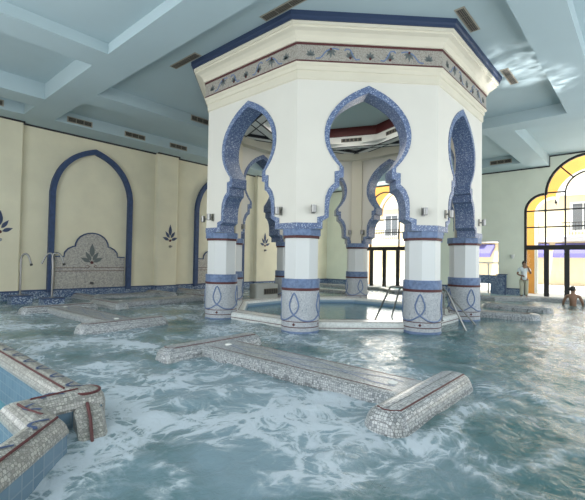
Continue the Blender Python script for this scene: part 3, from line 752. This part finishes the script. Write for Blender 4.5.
# rounded end stub with a red ring, and the low outer wall that dips into the foam
m = M(); ex, ey = -8.355, -3.08
m.lathe([(.175, -1.0), (.175, .17), (.16, .225), (.13, .27), (.08, .298), (.02, .306)], 24, (ex, ey)); m.build('rounded_end', RIM, wb, smooth=.9)
m = M(); m.tube([(ex+.125*math.cos(t), ey+.125*math.sin(t), .276) for t in [2*PI*i/24 for i in range(24)]], .013, 6, 0, True); m.build('red_ring', RED, wb)
pp = [(-8.36, -3.12), (-8.41, -3.38), (-8.50, -3.70)]
m = M()
ls = []
for (x, y), z in zip(pp, (.24, .14, -.04)):
    ls.append([(x-.13, y-.02, -1), (x-.13, y-.02, z-.04), (x-.09, y, z), (x+.09, y+.03, z), (x+.13, y+.04, z-.05), (x+.13, y+.04, -1)])
m.loops(ls); m.build('low_wall', RIM, wb)
m = M(); m.tube([(-8.40, -3.25, .21), (-8.44, -3.42, .13), (-8.53, -3.70, -.03)], .014, 6); m.build('red_line', RED, wb)

# ------------------------------------------------------------------ water
OCT = [(3.2*math.cos(a), 3.2*math.sin(a)) for a in A8]
NEAR = [(-9.6, 2.3), (-8.40, 1.1), (-8.40, -3.10), (-8.85, -3.10), (-8.85, -3.62), (-9.45, -4.22), (-13, -4.22), (-13, 2.3)]
def inside(P, x, y):
    r = False; n = len(P)
    for i in range(n):
        (x1, y1), (x2, y2) = P[i], P[i-1]
        if (y1 > y) != (y2 > y) and x < (x2-x1)*(y-y1)/(y2-y1)+x1: r = not r
    return r
FOAM = [
[[(-9.04, -4.15), (-8.76, -3.94), (-8.39, -3.69), (-8.03, -3.67), (-7.65, -3.88), (-7.22, -4.15), (-6.67, -4.26), (-6.21, -4.43), (-5.99, -4.74)], 0.24, 1],
[[(-8.02, -2.65), (-8.0, -3.15), (-8.0, -3.61)], 0.25, 1],
[[(-8.46, -3.56), (-8.22, -3.21), (-8.0, -2.88)], 0.2, 1],
[[(-8.66, -3.6), (-8.83, -3.87), (-8.98, -4.06)], 0.15, 1],
[[(-7.79, -1.37), (-7.25, -1.18), (-7.19, -2.17), (-6.96, -2.72)], 0.16, 0.7],
[[(-7.58, 0.66), (-7.15, 0.58), (-6.59, 0.28), (-6.3, -0.59)], 0.25, 0.9],
[[(-7.48, 3.54), (-6.62, 2.57), (-5.9, 2.27)], 0.4, 0.6],
[[(-7.88, -2.32), (-7.61, -2.7), (-7.16, -2.8), (-6.91, -3.42)], 0.14, 0.7],
[[(-7.22, -4.15), (-6.86, -4.77), (-6.87, -5.1), (-6.6, -5.52)], 0.15, 0.9],
[[(-6.79, -5.1), (-6.72, -5.4), (-6.17, -5.52), (-5.39, -5.59)], 0.12, 0.9],
[[(-4.6, -5.41), (-4.68, -5.86), (-4.92, -6.28), (-5.01, -6.5)], 0.12, 0.6],
[[(-6.43, -5.71), (-6.68, -6.16), (-5.99, -6.43), (-5.96, -6.59)], 0.1, 0.6],
[[(-7.18, -5.63), (-6.75, -5.75), (-6.92, -6.1), (-6.94, -6.4)], 0.08, 0.6],
[[(-7.91, -5.04), (-7.67, -5.1), (-7.63, -5.34), (-7.33, -5.47)], 0.1, 0.5],
[[(-8.4, -4.32), (-8.33, -4.59), (-8.54, -4.69)], 0.1, 0.6],
[[(-4.76, 0.13), (-3.8, -0.05), (-3.95, -1.43)], 0.2, 0.5],
[[(-4.01, -2.7), (-3.85, -3.42), (-3.09, -3.59)], 0.3, 0.5],
[[(-7.13, -4.97), (-7.62, -5.15), (-7.81, -5.47)], 0.08, 0.4],
[[(-1.5, -4.49), (-1.46, -5.18), (-0.19, -6.02)], 0.2, 0.5],
[[(-3.78, -4.89), (-3.57, -5.63), (-3.4, -6.34)], 0.12, 0.5],
]
SEG = []
for pts, wd, st in FOAM:
    sm = cat_rom([(a, b, 0) for a, b in pts], 3)
    for i in range(len(sm)-1): SEG.append((sm[i].x, sm[i].y, sm[i+1].x, sm[i+1].y, wd, st))
def foam_at(x, y):
    # warp, then distance to drawn foam trails
    wv = noise.noise_vector(Vector((x*1.1, y*1.1, 2.0)))
    xw, yw = x+.16*wv.x, y+.16*wv.y
    f_ = 0
    for x0, y0, x1, y1, wd, st in SEG:
        if abs(xw-x0) > 1.4 or abs(yw-y0) > 1.4: continue
        dx, dy = x1-x0, y1-y0; l2 = dx*dx+dy*dy+1e-9
        t = max(0, min(1, ((xw-x0)*dx+(yw-y0)*dy)/l2)); d = math.hypot(xw-x0-dx*t, yw-y0-dy*t)
        f_ = max(f_, st*math.exp(-(d/wd)**2))
    side = (x-CX)*.751-(y-CY)*.660        # left part of the pool churns more than the right part
    n1 = noise.fractal(Vector((x*.55, y*.55, 7)), 1, 2, 4)
    return f_, n1
MILK = [(-7.96, -4.75, .55, 1), (-6.7, -3.6, .5, .8), (-7.2, -3.0, .45, .7), (-7.5, -1.6, .6, .6), (-6.8, -4.7, .4, .6), (-6.9, -5.9, .4, .5), (-8.4, -4.4, .4, .7)]   # clouds of bubbles over the jets
def axis(a, b, breaks):
    out = [a]
    while out[-1] < b:
        st = next(s for lim, s in breaks if out[-1] < lim); out.append(out[-1]+st)
    return out
def water():
    xs = axis(XB+.06, 9.15, [(-9.2, .12), (-4, .055), (-1, .09), (99, .16)]); ys = axis(YF+.06, YL-.2, [(-6.9, .1), (-1.5, .055), (2, .09), (99, .15)])
    ys[-1] = YL-.033; xs[-1] = 9.2
    V = []; FO = []
    for y in ys:
        for x in xs:
            f_, n1 = foam_at(x, y)
            p = Vector((x, y, 0))
            a = 0 if (x in (xs[0], xs[-1]) or y in (ys[0], ys[-1])) else noise.fractal(p*1.1, 1, 2, 3)*.030+noise.fractal(p*3.3+Vector((5, 1, 0)), 1, 2, 3)*.020
            V.append((x, y, -.004+a+f_*.012)); FO.append((f_, max(st*math.exp(-((x-a_)**2+(y-b_)**2)/r_**2) for a_, b_, r_, st in MILK)))
    nx = len(xs); F = []
    for j in range(len(ys)-1):
        for i in range(nx-1):
            cx_, cy_ = (xs[i]+xs[i+1])/2, (ys[j]+ys[j+1])/2
            if inside(OCT, cx_, cy_) or inside(NEAR, cx_, cy_): continue
            F.append((j*nx+i, j*nx+i+1, (j+1)*nx+i+1, (j+1)*nx+i))
    me = bpy.data.meshes.new('pool_water'); me.from_pydata(V, [], F); me.update()
    at = me.attributes.new('foam', 'FLOAT', 'POINT'); at.data.foreach_set('value', [q[0] for q in FO])
    at = me.attributes.new('milk', 'FLOAT', 'POINT'); at.data.foreach_set('value', [q[1] for q in FO])
    me.polygons.foreach_set('use_smooth', [True]*len(F))
    o = bpy.data.objects.new('pool_water', me); C.objects.link(o); return o
def watermat(name, deep, foamy=True, bump=.4):
    m = bpy.data.materials.new(name); m.use_nodes = True; nt = m.node_tree; b = nt.nodes['Principled BSDF']; N = nt.nodes.new; K = nt.links.new
    b.inputs['Base Color'].default_value = deep; b.inputs['Roughness'].default_value = .03; b.inputs['IOR'].default_value = 1.33; b.inputs['Specular IOR Level'].default_value = .5
    tc = N('ShaderNodeTexCoord')
    r1 = N('ShaderNodeTexNoise'); r1.inputs['Scale'].default_value = 8; r1.inputs['Detail'].default_value = 5; r1.inputs['Distortion'].default_value = 1.2; r1.inputs['Roughness'].default_value = .6
    K(tc.outputs['Object'], r1.inputs['Vector'])
    bp = N('ShaderNodeBump'); bp.inputs['Strength'].default_value = bump; bp.inputs['Distance'].default_value = .05; K(r1.outputs['Fac'], bp.inputs['Height']); K(bp.outputs[0], b.inputs['Normal'])
    if not foamy: return m
    at = N('ShaderNodeAttribute'); at.attribute_name = 'foam'
    # domain warp
    wn = N('ShaderNodeTexNoise'); wn.inputs['Scale'].default_value = .9; wn.inputs['Detail'].default_value = 3; K(tc.outputs['Object'], wn.inputs['Vector'])
    sub = N('ShaderNodeVectorMath'); sub.operation = 'MULTIPLY_ADD'; sub.inputs[1].default_value = (1.1, 1.1, 0); K(wn.outputs['Color'], sub.inputs[0]); K(tc.outputs['Object'], sub.inputs[2])
    big = N('ShaderNodeTexNoise'); big.inputs['Scale'].default_value = .62; big.inputs['Detail'].default_value = 5; big.inputs['Roughness'].default_value = .6; K(sub.outputs[0], big.inputs['Vector'])
    cell = N('ShaderNodeTexVoronoi'); cell.feature = 'DISTANCE_TO_EDGE'; cell.inputs['Scale'].default_value = 2.6; K(sub.outputs[0], cell.inputs['Vector'])
    cell2 = N('ShaderNodeTexVoronoi'); cell2.feature = 'DISTANCE_TO_EDGE'; cell2.inputs['Scale'].default_value = 6.5; K(sub.outputs[0], cell2.inputs['Vector'])
    fine = N('ShaderNodeTexNoise'); fine.inputs['Scale'].default_value = 5.5; fine.inputs['Detail'].default_value = 8; fine.inputs['Roughness'].default_value = .72; K(sub.outputs[0], fine.inputs['Vector'])
    def mr(src, a, b_, c=0, d=1):
        n = N('ShaderNodeMapRange'); n.interpolation_type = 'SMOOTHSTEP'; n.inputs[1].default_value = a; n.inputs[2].default_value = b_; n.inputs[3].default_value = c; n.inputs[4].default_value = d; K(src, n.inputs[0]); return n.outputs[0]
    def ma(op, a, b_):
        n = N('ShaderNodeMath'); n.operation = op
        for i, q in enumerate((a, b_)):
            if isinstance(q, (int, float)): n.inputs[i].default_value = q
            else: K(q, n.inputs[i])
        return n.outputs[0]
    # less foam on the +x/-y side of the pool
    sx = N('ShaderNodeSeparateXYZ'); K(tc.outputs['Object'], sx.inputs[0])
    side = ma('ADD', ma('MULTIPLY', sx.outputs[0], .66), ma('MULTIPLY', sx.outputs[1], -.75))
    calm = mr(side, -1.8, 2.5, 0, 1)
    patch = mr(big.outputs['Fac'], .40, .62)
    lace = ma('MAXIMUM', mr(cell.outputs['Distance'], .0, .13, 1, 0), ma('MULTIPLY', mr(cell2.outputs['Distance'], 0, .12, 1, 0), .7))
    fn = mr(fine.outputs['Fac'], .40, .62)
    f1 = ma('MULTIPLY', ma('ADD', ma('MULTIPLY', lace, .42), ma('MULTIPLY', fn, .55)), ma('ADD', ma('MULTIPLY', patch, .85), .30))
    f1 = ma('MULTIPLY', f1, ma('SUBTRACT', 1.15, ma('MULTIPLY', calm, .75)))
    trail = ma('MULTIPLY', at.outputs['Fac'], ma('ADD', ma('MULTIPLY', fn, .30), ma('ADD', ma('MULTIPLY', lace, .28), .40)))
    sm = ma('ADD', f1, trail)
    tot = N('ShaderNodeMapRange'); tot.interpolation_type = 'SMOOTHSTEP'; tot.inputs[1].default_value = .14; tot.inputs[2].default_value = 1.05; K(sm, tot.inputs[0])
    mx = N('ShaderNodeMix'); mx.data_type = 'RGBA'; K(tot.outputs[0], mx.inputs[0])
    # water body: milky where bubbles hang below the surface
    mk = N('ShaderNodeAttribute'); mk.attribute_name = 'milk'
    mw = N('ShaderNodeMix'); mw.data_type = 'RGBA'; mw.clamp_factor = True; K(ma('ADD', mk.outputs['Fac'], ma('MULTIPLY', mr(big.outputs['Fac'], .3, .65), ma('SUBTRACT', 1, ma('MULTIPLY', calm, .6)))), mw.inputs[0]); mw.inputs[6].default_value = deep; mw.inputs[7].default_value = (.19, .285, .34, 1)
    K(mw.outputs[2], mx.inputs[6]); mx.inputs[7].default_value = (.50, .575, .64, 1)
    K(mx.outputs[2], b.inputs['Base Color'])
    K(mr(tot.outputs[0], .2, .9, .025, .5), b.inputs['Roughness'])
    return m
wo = water(); wo.data.materials.append(watermat('pool_water', (.030, .105, .105, 1)))
tag(wo, 'foaming teal pool water filling the hall around the pavilion', 'water', kind='stuff')
m = M(); m.lathe([(2.9, -.5), (2.9, -.02)], 8, (0, 0), PI/8)
o = m.build('basin_water', watermat('basin_water', (.10, .22, .25, 1), False, .12)); tag(o, 'calm water inside the octagonal basin under the pavilion', 'water', kind='stuff')
m = M(); m.prism(NEAR[:-2]+[(-11.9, -4.2), (-11.9, 2.3)], -.6, -.24)
o = m.build('whirlpool_water', watermat('whirlpool_water', (.12, .30, .36, 1), False, .1)); tag(o, 'still blue water inside the raised whirlpool at lower left', 'water', kind='stuff')

# ------------------------------------------------------------------ people
def skinmesh(name, verts, edges, radii, mt, parent, base, rotz, sub=1, loose=False):
    me = bpy.data.meshes.new(name); me.from_pydata(verts, edges, []); o = bpy.data.objects.new(name, me); C.objects.link(o)
    sk = o.modifiers.new('skin', 'SKIN'); sk.use_smooth_shade = True
    for i, r_ in enumerate(radii):
        rr = r_ if isinstance(r_, tuple) else (r_, r_); me.skin_vertices[0].data[i].radius = rr
        me.skin_vertices[0].data[i].use_root = (i == 0)
    ss = o.modifiers.new('sub', 'SUBSURF'); ss.levels = sub; ss.render_levels = sub
    dg = bpy.context.evaluated_depsgraph_get(); dg.update()
    m2 = bpy.data.meshes.new_from_object(o.evaluated_get(dg)); m2.name = name
    bpy.data.objects.remove(o)
    o = bpy.data.objects.new(name, m2); C.objects.link(o); m2.materials.clear(); m2.materials.append(mt)
    m2.polygons.foreach_set('use_smooth', [True]*len(m2.polygons))
    if parent is not None: o.parent = parent
    else: o.location = base; o.rotation_euler = (0, 0, rotz)
    return o
SKIN = mat('skin', (.25, .145, .095, 1), .5); HAIR = mat('dark_hair', (.02, .017, .015, 1), .6)
SHIRT = mat('white_shirt', (.72, .77, .80, 1), .8); TROUS = mat('khaki_trousers', (.45, .43, .34, 1), .8); SHOE = mat('dark_shoe', (.04, .035, .03, 1), .5)
def hand(V, E, R, wrist, wi, d, side, curl):
    """palm, four bent fingers and a thumb grown from vertex wi; d = pointing direction, side = thumb side"""
    d = Vector(d).normalized(); s_ = Vector(side).normalized(); n = d.cross(s_); w0 = Vector(wrist)
    V.append(tuple(w0+d*.05)); E.append((wi, len(V)-1)); R.append((.034, .020)); pi_ = len(V)-1
    for k, ln in enumerate((.060, .070, .066, .052)):
        o = w0+d*.085+s_*(.030-.020*k)
        V.append(tuple(o)); E.append((pi_, len(V)-1)); R.append(.0095)
        V.append(tuple(o+d*ln*.5+n*curl*.012)); E.append((len(V)-2, len(V)-1)); R.append(.0088)
        V.append(tuple(o+d*ln*.9+n*curl*.035)); E.append((len(V)-2, len(V)-1)); R.append(.0075)
    V.append(tuple(w0+d*.035+s_*.035)); E.append((wi, len(V)-1)); R.append(.0115)
    V.append(tuple(w0+d*.075+s_*.055+n*curl*.015)); E.append((len(V)-2, len(V)-1)); R.append(.009)
def head_face(root, hc, yaw, hairname, long=False):
    """eyes, nose and ears on the head and a cap of hair; hc head centre in figure space"""
    c_, s_ = math.cos(yaw), math.sin(yaw)
    def T(x, y, z): return (hc[0]+x*c_-y*s_, hc[1]+x*s_+y*c_, hc[2]+z)
    hr = M(); ls = []
    n = 20
    for a in range(0, 10):
        t = a/9*PI*.62
        ring_ = []
        for i in range(n):
            ph = 2*PI*i/n; fx = math.cos(ph)
            tt = t*(1.0 if fx < .2 else 1-.48*(fx-.2)/.8)
            rr = 1.10
            ring_.append(T(.098*rr*math.sin(tt)*math.cos(ph)-.008, .080*rr*math.sin(tt)*math.sin(ph), .118*rr*math.cos(tt)))
        ls.append(ring_)
    hr.loops(ls, 0, True)
    if long: hr.sph(T(-.115, 0, .01), .055, 0, 12)
    o = hr.build(hairname, HAIR, None, smooth=1.2); o.parent = root
    fc = M()
    for s in (-1, 1): fc.sph(T(.083, .032*s, .005), .011, 0, 8)
    e = fc.build('eyes', HAIR); e.parent = root
    return T
def person(name, loc, rotz, V, E, R, mt, label):
    o = skinmesh(name, V, E, R, mt, None, loc, rotz, 2); tag(o, label, 'person'); return o
# standing man
V = [(0, 0, .88), (0, 0, 1.02), (0, 0, 1.18), (0, 0, 1.31), (.01, 0, 1.41), (.025, 0, 1.47), (.03, 0, 1.55), (.025, 0, 1.60)]
E = [(i, i+1) for i in range(7)]; R = [(.15, .105), (.135, .095), (.155, .105), (.12, .08), (.055, .055), (.07, .08), (.078, .092), (.06, .07)]
def limb(pts, rad, start):
    pv = start
    for p_, r_ in zip(pts, rad): V.append(p_); R.append(r_); E.append((pv, len(V)-1)); pv = len(V)-1
    return pv
V.append((.115, 0, 1.525)); R.append(.014); E.append((6, len(V)-1))    # nose
for s in (-1, 1):
    V.append((.015, s*.088, 1.545)); R.append((.012, .02)); E.append((6, len(V)-1))   # ears
lw_ = limb([(0, .17, 1.33), (.05, .27, 1.08), (.16, .16, 1.30)], [.056, .043, .030], 3)        # raised left arm
hand(V, E, R, (.16, .16, 1.30), lw_, (-.05, -.12, .20), (0, .5, .5), -1)
rw_ = limb([(0, -.17, 1.33), (-.02, -.27, 1.06), (.16, -.13, .98)], [.056, .043, .030], 3)      # right forearm across the waist
hand(V, E, R, (.16, -.13, .98), rw_, (.10, .16, -.02), (0, 0, 1), 1)
for s in (-1, 1):
    limb([(0, s*.09, .80), (.02, s*.10, .46), (-.01, s*.10, .09), (.05, s*.105, .035), (.14, s*.12, .03)], [.09, .06, .042, .04, .035], 0)
man = person('person', (10.9, -2.70, -.02), math.radians(203), V, E, R, SKIN, 'standing person in white shirt and pale trousers, hand at the mouth, by the window')
head_face(man, (.028, 0, 1.545), 0, 'hair')
SV = [(0, 0, .74), (0, 0, 1.02), (0, 0, 1.18), (0, 0, 1.32), (.005, 0, 1.385), (0, .175, 1.335), (.035, .245, 1.16), (0, -.175, 1.335), (-.012, -.245, 1.14)]
skinmesh('shirt', SV, [(0, 1), (1, 2), (2, 3), (3, 4), (3, 5), (5, 6), (3, 7), (7, 8)], [(.19, .15), (.165, .125), (.172, .12), (.13, .09), .065, .07, .066, .07, .066], SHIRT, man, 0, 0, 2)
skinmesh('trousers', [(0, 0, .88), (0, .095, .76), (.02, .10, .46), (-.005, .10, .10), (0, -.095, .76), (.02, -.10, .46), (-.005, -.10, .10)], [(0, 1), (1, 2), (2, 3), (0, 4), (4, 5), (5, 6)],
         [(.165, .12), .105, .085, .075, .105, .085, .075], TROUS, man, 0, 0, 2)
for s in (-1, 1):
    m = M(); m.sph((.06, s*.115, .045), .05, 0, 12, 2.4, 1, .85); o = m.build('shoe', SHOE, None, smooth=1.2); o.parent = man
# bather
V = [(0, 0, -.25), (0, 0, -.02), (0, 0, .18), (0, 0, .33), (.01, 0, .45), (.02, 0, .51), (.03, 0, .585), (.025, 0, .635)]
E = [(i, i+1) for i in range(7)]; R = [(.17, .12), (.155, .11), (.185, .115), (.135, .085), (.058, .058), (.072, .082), (.08, .094), (.062, .07)]
V.append((.03, -.105, .57)); R.append(.014); E.append((6, 8))
lw_ = limb([(0, .20, .345), (.02, .295, .10), (.14, .30, -.10)], [.062, .046, .032], 3); hand(V, E, R, (.14, .30, -.10), lw_, (1, 0, -.1), (0, -1, 0), 1)
rw_ = limb([(0, -.20, .345), (.02, -.295, .10), (.14, -.30, -.10)], [.062, .046, .032], 3); hand(V, E, R, (.14, -.30, -.10), rw_, (1, 0, -.1), (0, 1, 0), 1)
for s in (-1, 1): limb([(.05, s*.10, -.30), (.42, s*.13, -.30), (.44, s*.13, -.72), (.54, s*.13, -.76)], [.095, .065, .045, .035], 0)
bat = person('person', (8.2, -4.86, .0), math.radians(8), V, E, R, SKIN, 'bare-backed bather with dark hair sitting in the water, seen from behind')
head_face(bat, (.028, 0, .585), math.radians(-75), 'hair', True)
skinmesh('swimsuit', [(0, 0, -.28), (0, 0, -.10), (0, 0, .02)], [(0, 1), (1, 2)], [(.185, .135), (.17, .125), (.165, .12)], mat('purple_swimsuit', (.22, .12, .20, 1), .7), bat, 0, 0, 1)

# ------------------------------------------------------------------ outside the windows
ORANGE = plaster('orange_render', (.74, .36, .09, 1), .05); YELLOW = plaster('yellow_render', (.80, .68, .46, 1), .05)
g = M(); g.box(XR+.3, 60, -40, 40, -.3, -.04); struct(g.build('courtyard_floor', plaster('pale_paving', (.72, .70, .66, 1), .05)))
def arcade(c, label):
    root = thing('arcade_wall', (14.6, c, -.04), label, 'arcade')
    T = full(trefoil(0, 2.56, 4.1, .85, 1.66, 4.60)); T = [(u, z if z > 0 else -.04) for u, z in T]
    poly = [(4.9, -.04), (4.9, 7.6), (-4.9, 7.6), (-4.9, -.04)]
    pts = [(c+u, z) for u, z in T[::-1]]; lo, hi_ = (4.9, 3.5) if c < 0 else (3.5, 4.9); out = [(c-lo, -.04), (c-lo, 7.6), (c+hi_, 7.6), (c+hi_, -.04)]
    full_poly = out+[(c+u, z) for u, z in T]
    m = M(); m.loops([[(14.4, y, z) for y, z in full_poly], [(14.9, y, z) for y, z in full_poly]]); m.build('wall', ORANGE, root)
    a = full(trefoil(0, 2.58, 4.1, .87, 1.68, 4.60)); b = full(trefoil(0, 2.58, 4.1, .87, 1.68, 4.60, .14)); m = M()
    fr = (Vector((14.4, c, 0)), Vector((0, 1, 0)), Vector((0, 0, 1)), Vector((-1, 0, 0)))
    for i in range(len(a)-1): m.flat(fr, [a[i], a[i+1], b[i+1], b[i]], -.1, .05)
    m.build('arch_trim', WHITE, root)
arcade(-5.05, 'orange arcade wall with a white-edged lobed arch outside the right-hand window')
arcade(5.05, 'orange arcade wall with a white-edged arch outside the far window, seen through the pavilion')
bd = thing('courtyard_building', (26, 0, -.04), 'sunlit yellow building with balcony and shaded awnings across the courtyard', 'building')
m = M(); m.box(26, 27, -30, 30, -.04, 9.2); m.build('wall', YELLOW, bd)
m = M(); m.box(25.5, 26, -30, 30, 6.6, 7.1); m.box(25.7, 26, -30, 30, 7.1, 7.3); m.box(25.7, 26.1, -30, 30, 3.2, 3.5); m.build('cornice', WHITE, bd)
WINGLASS = mat('window_dark', (.12, .13, .14, 1), .2)
for y in (-11, -7.2, -3.4, .4, 4.2, 8.0, 11.8):
    m = M(); m.box(25.9, 26, y-.8, y+.8, 3.9, 6.1); f_ = m.build('window', WHITE, bd)
    m = M(); m.box(25.87, 25.9, y-.62, y-.04, 4.05, 5.95); m.box(25.87, 25.9, y+.04, y+.62, 4.05, 5.95); m.build('pane', WINGLASS, f_)
    m = M(); m.box(24.9, 26, y-1.2, y+1.2, 3.5, 3.62)
    bl = m.build('balcony', WHITE, bd)
    m = M(); m.box(24.92, 24.97, y-1.2, y+1.2, 4.5, 4.55)
    for i in range(13): m.box(24.93, 24.96, y-1.2+.19*i, y-1.17+.19*i, 3.62, 4.5)
    m.build('railing', FRAME, bl)
PURPLE = mat('purple_awning', (.15, .14, .34, 1), .8)
for y in (-3.2, .2, 4.0, 7.8):
    m = M(); m.loops([[(25.95, y-1.5, 3.1), (24.6, y-1.5, 2.3), (24.6, y-1.5, 2.0), (25.95, y-1.5, 2.8)], [(25.95, y+1.5, 3.1), (24.6, y+1.5, 2.3), (24.6, y+1.5, 2.0), (25.95, y+1.5, 2.8)]]); m.build('awning', PURPLE, bd)
arch = [(1.1, -.04), (1.1, 2.0)]+[(1.1*math.cos(PI*k/16), 2.0+.8*math.sin(PI*k/16)) for k in range(1, 8)]+[(0, 2.8)]
for y in (-7.2, -10.6):
    m = M(); m.flat((Vector((26, y, 0)), Vector((0, 1, 0)), Vector((0, 0, 1)), Vector((-1, 0, 0))), sym(arch), 0, .12); m.build('arched_recess', mat('pale_arch', (.62, .60, .58, 1), .7), bd)
